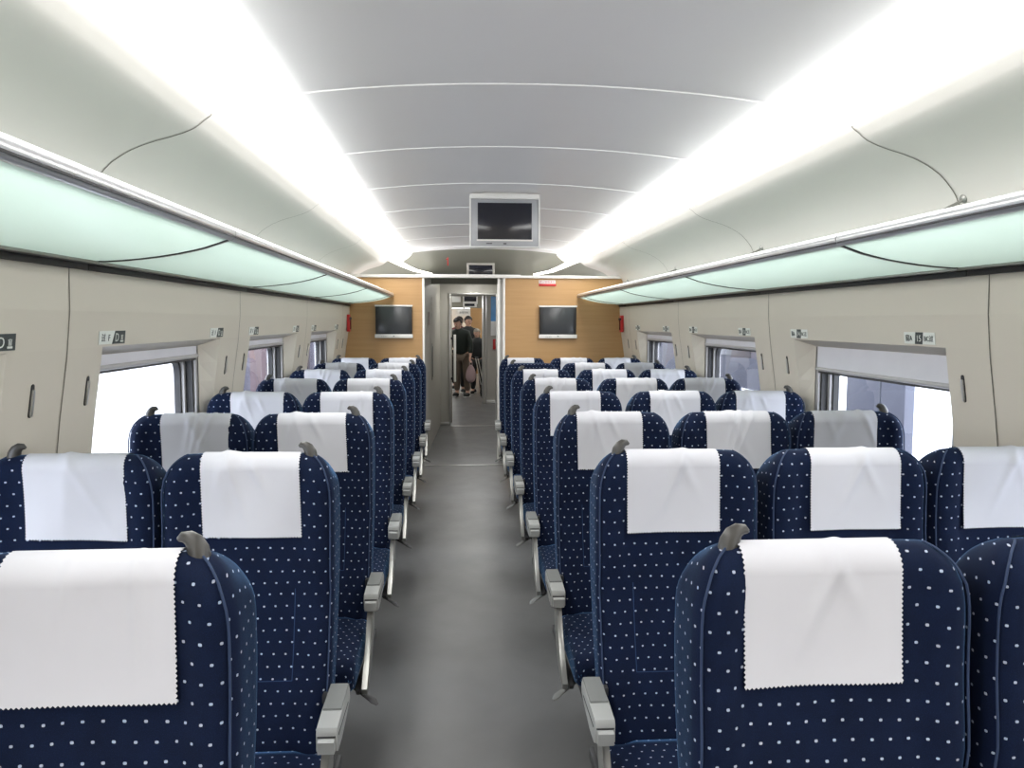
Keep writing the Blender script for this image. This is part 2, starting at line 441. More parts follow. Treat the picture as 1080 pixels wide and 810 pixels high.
for s, sd in ((-1, 'left'), (1, 'right')):
    bm = bmesh.new()
    pr = [(s * x, z) for x, z in SP]
    strip(bm, pr, YB, YC)
    for y in (.82, 2.9, 5.0, 7.1):
        strip(bm, [(s * (x - .0012), z - .0016) for x, z in SP], y - .003, y + .003, 1)
    me = bpy.data.meshes.new('c'); bm.to_mesh(me); bm.free(); me.polygons.foreach_set('use_smooth', [True] * len(me.polygons))
    tag(link('ceiling_' + sd, me, [MAT['spanel'], MAT['wallgap']]), 'grey curved upper side panel above the %s luggage racks' % sd, 'ceiling panel', kind='structure')
    # cove diffuser (a long lamp)
    bm = bmesh.new()
    pr = [(s * 1.152, 2.343), (s * 1.10, 2.328), (s * 1.04, 2.326), (s * .98, 2.341), (s * .93, 2.372), (s * .895, 2.405), (s * .875, 2.438)]
    strip(bm, pr, YB, YC + .02)
    strip(bm, [(s * 1.152, 2.352), (s * 1.152, 2.40)], YB, YC + .02)
    me = bpy.data.meshes.new('cove_light'); bm.to_mesh(me); bm.free(); me.polygons.foreach_set('use_smooth', [True] * len(me.polygons))
    o = link('cove_light', me, MAT['light'])
    tag(o, 'long glowing white light strip along the %s side of the ceiling' % sd, 'light')
    # roof closure above
    
bm = bmesh.new(); add_box(bm, -1.78, 1.78, YB - .05, 12.4, 2.56, 2.62)
tag(from_bm('roof', bm, MAT['frame']), 'outer roof shell above the ceiling', 'roof', kind='structure')
bm = bmesh.new(); add_box(bm, -1.78, 1.78, YB - .06, YB, 0, 2.6)  # unseen wall added so no daylight enters from the rear
tag(from_bm('wall_back', bm, MAT['wall']), 'added unseen cream wall keeping daylight out behind the camera', 'wall', kind='structure')

# dome over the end of the carriage: sloping dull panel above the wooden wall
bm = bmesh.new()
nx, ny = 40, 10
g = []
for j in range(ny + 1):
    t = j / ny; y = 9.60 + .75 * t
    rowv = []
    for i in range(nx + 1):
        x = -1.62 + 3.24 * i / nx
        ax = abs(x)
        z0 = ceil_z(x) + .015 if ax < .9 else (2.445 - (ax - .9) * .30 if ax < 1.2 else 2.355 - (ax - 1.2) * .55)
        z0 = max(z0, 2.10)
        z1 = 2.215
        rowv.append(bm.verts.new((x, y, z0 + (z1 - z0) * (t ** 1.3))))
    g.append(rowv)
for j in range(ny):
    for i in range(nx): bm.faces.new((g[j][i], g[j][i + 1], g[j + 1][i + 1], g[j + 1][i]))
me = bpy.data.meshes.new('dome'); bm.to_mesh(me); bm.free(); me.polygons.foreach_set('use_smooth', [True] * len(me.polygons))
tag(link('ceiling_end', me, MAT['dome']), 'dull olive grey sloping panel above the wooden end wall', 'ceiling panel', kind='structure')
# closing wall behind dome
tag(box('wall_recess', -1.72, 1.72, 10.38, 10.42, 2.10, 2.58, MAT['dome'], bev=0), 'dark recess behind the end wall trim', 'wall', kind='structure')
# bright streak beyond each cove, put in as a tapering emissive strip
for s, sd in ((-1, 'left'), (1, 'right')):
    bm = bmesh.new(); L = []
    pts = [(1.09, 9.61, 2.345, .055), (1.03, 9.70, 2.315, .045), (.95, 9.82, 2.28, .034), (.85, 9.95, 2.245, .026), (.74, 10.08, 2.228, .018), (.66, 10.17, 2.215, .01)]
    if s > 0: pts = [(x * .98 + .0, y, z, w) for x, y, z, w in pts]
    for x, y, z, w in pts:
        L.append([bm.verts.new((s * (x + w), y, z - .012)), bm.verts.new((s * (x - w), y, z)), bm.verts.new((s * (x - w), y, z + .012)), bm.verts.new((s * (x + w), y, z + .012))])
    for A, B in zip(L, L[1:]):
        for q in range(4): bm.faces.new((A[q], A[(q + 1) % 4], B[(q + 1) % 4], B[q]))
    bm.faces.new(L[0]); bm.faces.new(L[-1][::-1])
    tag(from_bm('bright_streak', bm, MAT['streak']), 'thin tapering curved glowing streak above the wooden wall, %s of the small monitor' % sd, 'light')

# end wall (honey wood) with door gap
PL, PR = -.715, .205
bm = bmesh.new(); add_box(bm, -1.70, PL, YE, YE + .05, 0, 2.115)
tag(from_bm('wall_end_left', bm, MAT['wood']), 'honey coloured wooden end wall left of the doorway', 'wall', kind='structure')
bm = bmesh.new(); add_box(bm, PR, 1.70, YE, YE + .05, 0, 2.115)
tag(from_bm('wall_end_right', bm, MAT['wood']), 'honey coloured wooden end wall right of the doorway', 'wall', kind='structure')
tag(box('trim_3', -1.60, 1.60, YE - .03, YE + .06, 2.112, 2.142, MAT['trim'], bev=.004), 'pale horizontal trim along the top of the wooden end wall', 'trim', kind='structure')
tag(box('trim_4', PL - .012, PL + .012, YE - .012, YE + .02, 0, 2.11, MAT['trim'], bev=.003), 'pale upright edge trim left of the doorway', 'trim', kind='structure')
tag(box('trim_5', PR - .075, PR - .05, YE - .01, YE + .02, 0, 2.11, MAT['trim'], bev=.003), 'pale upright edge trim right of the doorway, inner one', 'trim', kind='structure')
tag(box('trim_6', PR - .012, PR + .012, YE - .012, YE + .02, 0, 2.11, MAT['trim'], bev=.003), 'pale upright edge trim beside the right wooden wall', 'trim', kind='structure')
# passage walls
def sloped(name, pts, lab, mat, cat='wall'):
    bm = bmesh.new()
    hz = lambda y: 2.105 if y < YE + .1 else 2.105 + (y - YE - .1) * .046
    add_prism(bm, pts, lambda x, y: (x, y, 0), lambda x, y: (x, y, hz(y)))
    tag(from_bm(name, bm, mat), lab, cat, kind='structure')
sloped('wall_passage_left', [(PL, YE + .055), (-.612, 12.295), (-.66, 12.295), (PL - .06, YE + .055)], 'grey metal partition forming the left side of the passage', MAT['grey'])
sloped('wall_passage_right', [(PR - .06, YE + .055), (.27, 12.295), (.32, 12.295), (PR + .02, YE + .055)], 'pale shiny partition forming the right side of the passage', MAT['white'])
bm = bmesh.new()
add_prism(bm, [(9.172, 2.144), (12.295, 2.26), (12.295, 2.272), (9.172, 2.156)], lambda y, z: (-.80, y, z), lambda y, z: (.40, y, z))
tag(from_bm('ceiling_passage', bm, MAT['ceil']), 'pale ceiling of the passage behind the end wall', 'ceiling', kind='structure')
# far door surround
bm = bmesh.new()
add_box(bm, -1.7, -.465, 12.30, 12.36, 0, 2.34); add_box(bm, .27, 1.7, 12.30, 12.36, 0, 2.34); add_box(bm, -.465, .27, 12.30, 12.36, 2.04, 2.34)
tag(from_bm('wall_far', bm, MAT['grey2']), 'grey metal bulkhead around the far doorway', 'wall', kind='structure')
bm = bmesh.new()
add_box(bm, -.475, -.45, 12.27, 12.38, 0, 2.05, .003); add_box(bm, .255, .28, 12.27, 12.38, 0, 2.05, .003); add_box(bm, -.45, .255, 12.27, 12.38, 2.028, 2.05, .003)
tag(from_bm('trim_7', bm, MAT['silver'], None, True), 'silver frame around the far doorway', 'door frame', kind='structure')
o = tag(box('baseboard_left', -.612, -.475, 12.28, 12.30, 0, .05, MAT['silver'], bev=.002), 'metal skirting beside the far doorway', 'baseboard', kind='structure')
# sliding door leaf edge with white pull
t = thing('door_1', 'sliding door leaf pushed left with a long white pull handle', 'door', (-.45, 12.42, 0), kind='structure')
box('door_leaf', -.55, .02, 0, .04, .02, 2.03, MAT['grey'], t)
h = box('door_handle', .045, .083, -.035, .0, .67, 1.41, MAT['white'], t, .008)
box('handle_mount', .0, .06, -.01, .02, .70, .74, MAT['dark'], t); box('handle_mount', .0, .06, -.01, .02, 1.33, 1.37, MAT['dark'], t)
# downlight in the passage
t = thing('downlight', 'small bright downlight in the passage ceiling before the far doorway', 'light', (-.11, 11.75, 2.228))
bm = bmesh.new(); bmesh.ops.create_cone(bm, cap_ends=True, segments=24, radius1=.095, radius2=.10, depth=.02)
from_bm('housing', bm, MAT['silver'], t, True)
bm = bmesh.new(); bmesh.ops.create_cone(bm, cap_ends=True, segments=24, radius1=.085, radius2=.085, depth=.012)
o = from_bm('lens', bm, MAT['spot'], t); o.location = (0, 0, -.012)

# left passage panel details: vertical lettering, sticker, dark latch slot
t = thing('passage_notice', 'small pale notice of stacked characters on the left passage partition', 'notice', (-.668, 10.35, 1.80))
for i, chh in enumerate('乘客止步'):
    text_mesh('lettering', chh, .05, MAT['ink'], t, Matrix.Translation((.0, 0, .11 - i * .07)) @ Matrix.Rotation(PI / 2, 4, 'Z') @ Matrix.Rotation(PI / 2, 4, 'X'))
t = thing('warning_sticker', 'small pinkish sticker on the left passage partition below the lettering', 'sticker', (-.682, 9.85, 1.65))
box('sheet', -.001, .004, -.06, .06, -.08, .08, MAT['bag'], t, .001)
t = thing('latch', 'dark upright recessed latch on the left passage partition', 'latch', (-.667, 10.4, 1.05))
box('plate', -.001, .006, -.05, .05, -.2, .28, MAT['steel'], t, .002); box('slot', .004, .010, -.02, .02, -.16, .24, MAT['dark'], t, .002)

# ------------------------------------------------------------------ second vestibule and next carriage
bm = bmesh.new()
add_box(bm, .145, 1.6, 15.50, 15.55, 0, 2.35)
add_box(bm, -1.6, -.62, 15.50, 15.55, 0, 2.35)
add_box(bm, -.62, .145, 15.50, 15.55, 2.10, 2.35)
tag(from_bm('wall_vestibule', bm, MAT['grey']), 'beige grey bulkhead of the next carriage behind the doorway', 'wall', kind='structure')
bm = bmesh.new(); add_box(bm, .12, .15, 15.46, 15.58, 0, 2.12, .003); add_box(bm, .195, .21, 15.47, 15.50, 0, 2.12, .003); add_box(bm, .21, 1.0, 15.47, 15.50, 0, .07, .003)
tag(from_bm('trim_8', bm, MAT['silver'], None, True), 'silver upright frame of the next carriage doorway', 'door frame', kind='structure')
for s, nm in ((-1, 'left'), (1, 'right')):
    bm = bmesh.new(); x0 = .75 * s; x1 = .8 * s
    add_box(bm, min(x0, x1), max(x0, x1), 12.36, 15.5, 0, 2.35)
    tag(from_bm('wall_vestibule_' + nm, bm, MAT['grey']), 'grey %s wall of the vestibule beyond the doorway' % nm, 'wall', kind='structure')
    bm = bmesh.new(); x0 = 1.5 * s; x1 = 1.55 * s
    add_box(bm, min(x0, x1), max(x0, x1), 15.55, 26, 0, 2.45)
    tag(from_bm('wall_next_' + nm, bm, MAT['wall']), 'cream %s side wall of the next carriage' % nm, 'wall', kind='structure')
bm = bmesh.new(); add_box(bm, -.8, .8, 12.36, 15.52, 2.35, 2.40)
tag(from_bm('ceiling_vestibule', bm, MAT['ceil']), 'pale ceiling of the vestibule beyond the doorway', 'ceiling', kind='structure')
t = thing('ceiling_light', 'small added fill lamp on the vestibule ceiling beyond the doorway', 'light', (0, 13.9, 2.345))  # lamp added to brighten the passage and vestibule
box('diffuser', -.3, .3, -.2, .2, -.012, 0, emit('vestibule_fill', (1, 1, 1), 16), t)
box('frame', -.32, .32, -.22, .22, -.006, .004, MAT['silver'], t)
bm = bmesh.new(); add_box(bm, -1.55, 1.55, 15.55, 26, 2.42, 2.48)
tag(from_bm('ceiling_next', bm, MAT['ceil']), 'white ceiling of the next carriage', 'ceiling', kind='structure')
for s, nm in ((-1, 'left'), (1, 'right')):
    t = thing('ceiling_lamp', 'long lamp on the %s of the next carriage ceiling' % nm, 'light', (s * .9, 20.5, 2.41))
    box('diffuser', -.08, .08, -4.5, 4.5, -.02, 0, emit('next_lamp', (1, 1, .98), 10), t); box('frame', -.1, .1, -4.52, 4.52, -.008, .008, MAT['white'], t)
bm = bmesh.new(); add_box(bm, -.02, 1.55, 24.5, 24.55, 0, 2.02); add_box(bm, -1.55, -.75, 24.5, 24.55, 0, 2.02)
tag(from_bm('wall_next_end', bm, MAT['wood']), 'wooden end wall of the next carriage', 'wall', kind='structure')
bm = bmesh.new(); add_box(bm, -1.55, 1.55, 24.5, 24.55, 2.02, 2.42)
tag(from_bm('wall_next_top', bm, MAT['dome']), 'dark bulkhead above the next carriage end wall', 'wall', kind='structure')
bm = bmesh.new(); add_box(bm, -.75, -.02, 24.9, 24.95, 0, 2.02)
tag(from_bm('wall_next_door', bm, MAT['white']), 'pale wall seen through the next carriage doorway', 'wall', kind='structure')
# hanging monitor + display in next carriage
t = thing('hanging_monitor', 'small dark monitor over a text display hanging in the next carriage', 'monitor', (-.075, 18.5, 2.0))
box('casing', -.16, .17, 0, .1, .02, .24, MAT['white'], t, .006); box('screen', -.145, .14, -.006, .004, .075, .235, MAT['screen'], t, .002)
box('display_frame', -.17, .15, -.008, .06, -.055, .05, MAT['white'], t, .006); box('display', -.135, .10, -.014, -.005, -.03, .025, MAT['screen'], t, .002)
box('bracket', -.03, .03, .02, .08, .24, .42, MAT['silver'], t)
t = thing('white_panel', 'plain white panel hanging left of the small far monitor', 'panel', (-.40, 18.6, 2.0))
box('board', -.20, .10, 0, .03, .06, .23, MAT['white'], t, .004); box('hanger', -.07, -.03, .005, .02, .23, .42, MAT['silver'], t, .002)
t = thing('sign_board', 'white sign board with a row of dark characters above the people', 'sign', (-.35, 23.8, 1.95))
box('board', -.05, .34, 0, .02, -.16, .04, MAT['white'], t, .004)
text_mesh('lettering', '旅客列车', .07, MAT['ink'], t, Matrix.Translation((.145, -.003, -.08)) @ Matrix.Rotation(PI / 2, 4, 'X'))
box('hanger', .12, .16, .005, .015, .04, .47, MAT['silver'], t, .002)
# poster and small red sign on the right vestibule wall panel
t = thing('poster', 'bright blue poster beside the far doorway', 'poster', (.40, 15.46, 1.72))
box('sheet', -.11, .16, 0, .008, -.38, .38, MAT['blue_poster'], t, .001); box('white_band', -.11, .16, -.002, .001, -.38, -.10, MAT['white'], t, .0005)
t = thing('red_notice', 'small red and white notice below the blue poster', 'notice', (.42, 15.46, 1.17))
box('sheet', -.09, .12, 0, .008, -.1, .1, MAT['red'], t, .001); box('white_panel', -.04, .09, -.002, .001, -.03, .07, MAT['bag'], t, .0005)

# ------------------------------------------------------------------ luggage racks
GP = [(1.075, 1.893), (1.10, 1.884), (1.15, 1.867), (1.19, 1.857), (1.24, 1.846), (1.30, 1.836), (1.36, 1.828), (1.42, 1.822), (1.48, 1.818), (1.585, 1.818)]
def make_rack(s, ya, yb, label, end=False):
    t = thing('luggage_rack', label, 'luggage rack', (s * 1.54, ya, 1.80), 'overhead luggage rack sections')
    L = yb - ya
    ox = s * 1.54; oz = 1.80
    pts = [(s * x - ox, z - oz) for x, z in GP] + [(s * x - ox, z + .008 - oz) for x, z in GP[::-1]]
    ye = L - .002
    if not end:
        prism('glass_panel', pts, lambda x, z: (x, .024, z), lambda x, z: (x, ye, z), MAT['rackglass'], t)
    else:
        # last section: rounded tip towards the rail
        bm = bmesh.new(); n = len(GP)
        la = [[bm.verts.new((s * x - ox, .024, z + d - oz)) for x, z in GP] for d in (0, .008)]
        lb = [[bm.verts.new((s * x - ox, ye, z + d - oz)) for x, z in GP] for d in (0, .008)]
        for q in range(n - 1):
            for la_, lb_ in zip(la, lb): bm.faces.new((la_[q], la_[q + 1], lb_[q + 1], lb_[q]))
            bm.faces.new((la[0][q], la[0][q + 1], la[1][q + 1], la[1][q])); bm.faces.new((lb[0][q], lb[0][q + 1], lb[1][q + 1], lb[1][q]))
        from_bm('glass_panel', bm, MAT['rackglass'], t, True)
    # rail profile
    rp = []
    for i in range(16):
        a = 2 * PI * i / 16
        rp.append((s * (1.066 + .020 * math.cos(a)) - ox, 1.914 + .024 * math.sin(a) - oz))
    r = prism('front_rail', rp, lambda x, z: (x, .003, z), lambda x, z: (x, L - .003, z), MAT['rail'], t)
    box('groove', s * 1.0470 - ox, s * 1.0500 - ox, .003, L - .003, 1.899 - oz, 1.905 - oz, MAT['dark'], r, .0005)
    # curved support arm of grey metal under each joint, the dark seam beside it
    bm = bmesh.new(); n = len(GP)
    for (y0, y1, dz, mi) in ((.001, .010, -.003, 0), (.013, .022, -.0035, 1)):
        A = [[bm.verts.new((s * x - ox, y, z - oz + d)) for x, z in GP] for y, d in ((y0, dz), (y1, dz), (y1, .012), (y0, .012))]
        for q in range(n - 1):
            for w in range(4):
                f = bm.faces.new((A[w][q], A[w][q + 1], A[(w + 1) % 4][q + 1], A[(w + 1) % 4][q])); f.material_index = mi
        for q in (0, n - 1):
            f = bm.faces.new([A[w][q] for w in range(4)]); f.material_index = mi
    me = bpy.data.meshes.new('support_arm'); bmesh.ops.recalc_face_normals(bm, faces=bm.faces[:]); bm.to_mesh(me); bm.free()
    link('support_arm', me, [MAT['dark'], MAT['steel']], t)
    # back rail: grey strip and black gap against the wall
    box('back_strip', s * 1.50 - ox, s * 1.546 - ox, .002, L - .002, 1.808 - oz, 1.817 - oz, MAT['steel'], t, .001)
    box('gap_strip', s * 1.535 - ox, s * 1.549 - ox, .002, L - .002, 1.787 - oz, 1.808 - oz, MAT['black'], t, .001)
    # upper strut from a wall knob down to the glass
    k = tube('strut', [(s * 1.583 - ox, .10, 2.078 - oz), (s * 1.50 - ox, .10, 2.034 - oz), (s * 1.22 - ox, .10, 1.888 - oz), (s * 1.15 - ox, .10, 1.878 - oz)], [.005, .007, .007, .006], MAT['steel'], t)
    bm = bmesh.new(); add_tube(bm, [(s * 1.592 - ox, .10, 2.085 - oz), (s * 1.574 - ox, .10, 2.078 - oz), (s * 1.566 - ox, .10, 2.075 - oz)], [.017, .017, .010], 16)
    from_bm('knob', bm, MAT['steel'], k, True)
    return t
J0 = 2.765
ordn = ['nearest the camera', 'second from the camera', 'third from the camera', 'fourth from the camera', 'farthest, against the wooden end wall']
for s, sd in ((-1, 'left'), (1, 'right')):
    for i, k in enumerate(range(-1, 4)):
        ya = J0 + WP * k; yb = J0 + WP * (k + 1)
        if k == 3: yb = YE - .01
        make_rack(s, ya, yb, 'frosted green glass luggage rack section on the %s side, %s' % (sd, ordn[i]), k == 3)

# ------------------------------------------------------------------ wall fittings
pl = {0: 'nearest', 1: 'second', 2: 'third', 3: 'fourth', 4: 'fifth', 5: 'sixth', 6: 'seventh', 7: 'last'}
nrm = ['nearest the camera', 'second from the camera', 'third from the camera', 'fourth from the camera', 'fifth from the camera', 'sixth from the camera', 'seventh from the camera']
def wall_tilt(s, z): return math.atan((side_x(z - .05) - side_x(z + .05)) / .1)
for s, sd in ((-1, 'left'), (1, 'right')):
    i = 0
    for k in range(0, 4):
        for dy in (-.165, .19):
            y = 2.63 + WP * k + dy - (.03 if s > 0 and dy < 0 else 0) 
            if y > YE - .15: continue
            z = 1.375
            lab = 'slim metal coat hook on the %s wall, %s' % (sd, nrm[i] if i < 7 else 'last of all')
            t = thing('coat_hook', lab, 'coat hook', (s * side_x(z), y, z), 'wall coat hooks')
            t.rotation_euler = (0, -s * wall_tilt(s, z) , 0)
            def pill(h, w, n=6):
                pts = []
                for cz, a0 in ((h - w, 0), (-h + w, 180)):
                    for q in range(n + 1):
                        a = math.radians(a0 + 180 * q / n); pts.append((w * math.cos(a), cz + w * math.sin(a)))
                return pts
            prism('recess', pill(.052, .0085), lambda yy, zz: (-s * .0005, yy, zz), lambda yy, zz: (-s * .003, yy, zz), MAT['dark'], t)
            prism('lever', [(a, b_ - .006) for a, b_ in pill(.042, .0055)], lambda yy, zz: (-s * .002, yy, zz), lambda yy, zz: (-s * .009, yy, zz), MAT['silver'], t, .001)
            i += 1
# seat number plates above the window corners
def plate(s, y, num, side_lab, w=.215, h=.048):
    z = 1.557; sd = 'left' if s < 0 else 'right'
    t = thing('seat_plate', side_lab, 'sign', (s * side_x(z), y, z), 'seat number plates')
    t.rotation_euler = (0, -s * wall_tilt(s, z), 0)
    fx = lambda d: -s * d
    hw, hh = w / 2, h / 2
    prism('plate', [(-hw, -hh), (hw, -hh), (hw, hh), (-hw, hh)], lambda a, b_: (fx(0), a, b_), lambda a, b_: (fx(.0015), a, b_), MAT['signw'], t)
    rot = Matrix.Rotation(-s * PI / 2, 4, 'Z') @ Matrix.Rotation(PI / 2, 4, 'X')   # text faces the aisle
    def tx(st, yc, size, m_): text_mesh('lettering', st, size, m_, t, Matrix.Translation((fx(.0035), yc, -.002)) @ rot)
    if s > 0:   # reads right to left along +y as seen from the aisle: far end is on the reader's left
        prism('number_block', [(-.03, -hh), (.022, -hh), (.03, hh), (-.022, hh)][::1], lambda a, b_: (fx(.001), -a, b_), lambda a, b_: (fx(.0025), -a, b_), MAT['ink'], t)
        tx('窗A', .07, .030, MAT['ink']); tx(num, 0, .036, MAT['signw']); tx('BC过', -.068, .028, MAT['ink'])
    else:
        prism('number_block', [(.0, -hh), (hw, -hh), (hw, hh), (.02, hh)], lambda a, b_: (fx(.001), a, b_), lambda a, b_: (fx(.0025), a, b_), MAT['ink'], t)
        tx('过', -.075, .032, MAT['ink']); tx('F', -.03, .034, MAT['ink']); tx('D', .035, .044, MAT['signw']); tx('窗', .078, .022, MAT['signw'])
        box('white_bar', fx(.0022), fx(.0034), .066, .092, -.018, -.012, MAT['signw'], t, .0002)
wl = ['window at the picture edge', 'second window', 'third window', 'farthest window']
for s, sd in ((-1, 'left'), (1, 'right')):
    for k in range(-1, 3):
        c = 3.60 + WP * k
        if s > 0 and k < 0: continue
        yn = (c - .62) if s < 0 else (c - .52)
        if k >= 0: plate(s, yn, '%02d' % (15 - 2 * k), 'seat number plate above the near corner of the %s wall, %s' % (sd, wl[k + 1]))
        plate(s, c + .62, '%02d' % (14 - 2 * k), 'seat number plate above the far corner of the %s wall, %s' % (sd, wl[k + 1]))
# red emergency hammer boxes at the end of each side wall
for s, sd in ((-1, 'left'), (1, 'right')):
    t = thing('hammer_box', 'narrow red emergency hammer box at the far end of the %s wall' % sd, 'emergency hammer', (s * 1.552, 8.93, 1.60))
    box('casing', 0, -s * .03, -.05, .05, -.10, .09, MAT['red'], t, .006); box('hammer_head', -s * .02, -s * .045, -.045, .045, .035, .06, MAT['dark'], t, .004)
    box('hammer_grip', -s * .028, -s * .042, -.008, .008, -.075, .04, MAT['darkred'], t, .003)

# ------------------------------------------------------------------ monitors
def wall_tv(x0, x1, label):
    z0, z1 = 1.427, 1.80; w = x1 - x0
    t = thing('wall_monitor', label, 'monitor', (x0, YE, z0))
    y = -.05
    box('casing', .008, w - .008, y, .0, .01, z1 - z0 - .01, MAT['black'], t, .006)
    h = z1 - z0
    box('screen', .045, w - .045, y - .003, y + .004, .058, h - .03, MAT['screen2'], t, .001)
    box('top_strip', 0, w, y - .006, y + .012, h - .018, h, MAT['bezelw'], t, .003)
    bs = box('bottom_strip', 0, w, y - .006, y + .012, 0, .042, MAT['bezelw'], t, .003)
    text_mesh('logo', '• • • •', .028, MAT['ink'], bs, Matrix.Translation((w * .25, y - .0068, .016)) @ Matrix.Rotation(PI / 2, 4, 'X'))
    box('badge', w * .48, w * .52, y - .009, y - .005, .018, .026, MAT['ink'], bs, .0005)
wall_tv(-1.262, -.835, 'flat dark monitor on the wooden wall left of the doorway')
wall_tv(.604, 1.044, 'flat dark monitor on the wooden wall right of the doorway')
t = thing('ceiling_monitor', 'large grey framed monitor hanging from the middle of the ceiling', 'monitor', (.01, 5.4, 2.125))
w, h = .228, .345
box('casing', -w, w, 0, .06, 0, h, MAT['bezel'], t, .008)
box('housing', -w + .03, w - .03, .06, .14, .03, h - .02, MAT['bezel'], t, .02)
box('screen', -w + .045, w - .045, -.004, .006, .045, h - .055, MAT['screen'], t, .001)
b_ = box('top_hood', -w - .002, w + .002, -.022, .03, h - .03, h + .004, MAT['white'], t, .006)
prism('screen_edge', [(-w + .038, .036), (w - .038, .036), (w - .038, .046), (-w + .038, .046)], lambda a, b_: (a, -.006, b_), lambda a, b_: (a, .0, b_), MAT['bezelw'], t)
box('button', -.01, .012, -.004, .002, .014, .022, MAT['dark'], t, .001)
box('maker_mark', -.125, -.085, -.003, .002, .016, .022, MAT['dark'], t, .0005)
box('mount', -.15, .15, .02, .16, h - .005, .364, MAT['white'], t, .006)
bm = bmesh.new()
add_box(bm, -w - .009, -w, -.006, .05, 0, h, .002); add_box(bm, w, w + .009, -.006, .05, 0, h, .002); add_box(bm, -w - .009, w + .009, -.006, .05, -.008, 0, .002)
from_bm('outer_edge', bm, MAT['white'], t, True)
t = thing('end_display', 'small grey framed dark display above the doorway trim', 'monitor', (-.055, 9.42, 2.162))
box('casing', -.165, .165, 0, .05, 0, .143, MAT['grey'], t, .005); box('screen', -.14, .14, -.004, .004, 0.0, .118, MAT['screen'], t, .001)
box('mount', -.04, .04, .05, .14, -.0, .1, MAT['dark'], t)
tag(box('trim_9', -.30, .30, 9.36, 9.58, 2.1605, 2.1645, MAT['dark'], bev=.002), 'dark shelf carrying the small end display', 'shelf', kind='structure')
t = thing('red_mark', 'tiny red arrow mark on the sloping panel left of the small display', 'sign', (-.445, 9.63, 2.335))
box('stroke', -.006, .006, -.006, .0, -.05, .05, MAT['red'], t, .001); box('stroke', -.022, -.006, -.006, 0, .02, .032, MAT['red'], t, .001)
t = thing('wall_notice', 'white notice with red lower edge on the wooden wall, right of doorway', 'notice', (.605, YE, 2.045))
box('sheet', 0, .19, -.006, 0, 0, .045, MAT['white'], t, .001); box('red_band', 0, .20, -.008, -.002, -.022, .006, MAT['red'], t, .001)
text_mesh('lettering', '禁止吸烟请勿', .03, MAT['red'], t, Matrix.Translation((.095, -.0068, .024)) @ Matrix.Rotation(PI / 2, 4, 'X'))

# ------------------------------------------------------------------ seats
ZT = 1.238
def f_front(z):      # y of the back's front face relative to the row plane
    return cat_rom([(.36, -.150), (.45, -.148), (.58, -.105), (.70, -.062), (.85, -.025), (1.0, -.004), (1.10, 0), (1.25, 0)], z)
def f_back(z):
    return f_front(z) + cat_rom([(.36, .12), (.60, .135), (.9, .165), (1.1, .165), (1.2, .15), (1.25, .14)], z)
def top_drop(y, z):
    return .30 * max(0, y - .05) * max(0, min(1, (z - 1.12) / .08))
def half_w(z):
    if z < 1.10: return .2405
    t = min(1, (z - 1.10) / (ZT - 1.10 + .004))
    return .150 + .0905 * (1 - t ** 2.5) ** (1 / 2.3)
def ring_pts(a, yf, yb, rc, wing):
    """rounded rectangle, seam at the back centre, starting at back centre going round through +x.. ; returns (x,y) list"""
    pts = []
    rcb = min(rc, .04)
    nb, ns, nc, nf = 5, 4, 6, 22
    for i in range(nb): pts.append(((a - rcb) * i / nb, yb))
    for i in range(nc): an = PI / 2 - PI / 2 * i / nc; pts.append((a - rcb + rcb * math.cos(an), yb - rcb + rcb * math.sin(an)))
    for i in range(ns): pts.append((a, yb - rcb + (yf + rc - yb + rcb) * i / ns))
    for i in range(nc): an = -PI / 2 * i / nc; pts.append((a - rc + rc * math.cos(an), yf + rc + rc * math.sin(an)))
    for i in range(nf): pts.append((a - rc - 2 * (a - rc) * i / nf, yf))
    for i in range(nc): an = -PI / 2 - PI / 2 * i / nc; pts.append((-a + rc + rc * math.cos(an), yf + rc + rc * math.sin(an)))
    for i in range(ns): pts.append((-a, yf + rc + (yb - rcb - yf - rc) * i / ns))
    for i in range(nc): an = PI - PI / 2 * i / nc; pts.append((-a + rcb + rcb * math.cos(an), yb - rcb + rcb * math.sin(an)))
    for i in range(nb + 1): pts.append((-(a - rcb) * (1 - i / nb), yb))
    out = []
    for x, y in pts:
        if wing and y < (yf + yb) / 2:
            t = (abs(x) - .145) / .045; t = max(0, min(1, t)); y -= wing * t * t * (3 - 2 * t) * max(0, 1 - (y - yf) / .06)
        out.append((x, y))
    return out
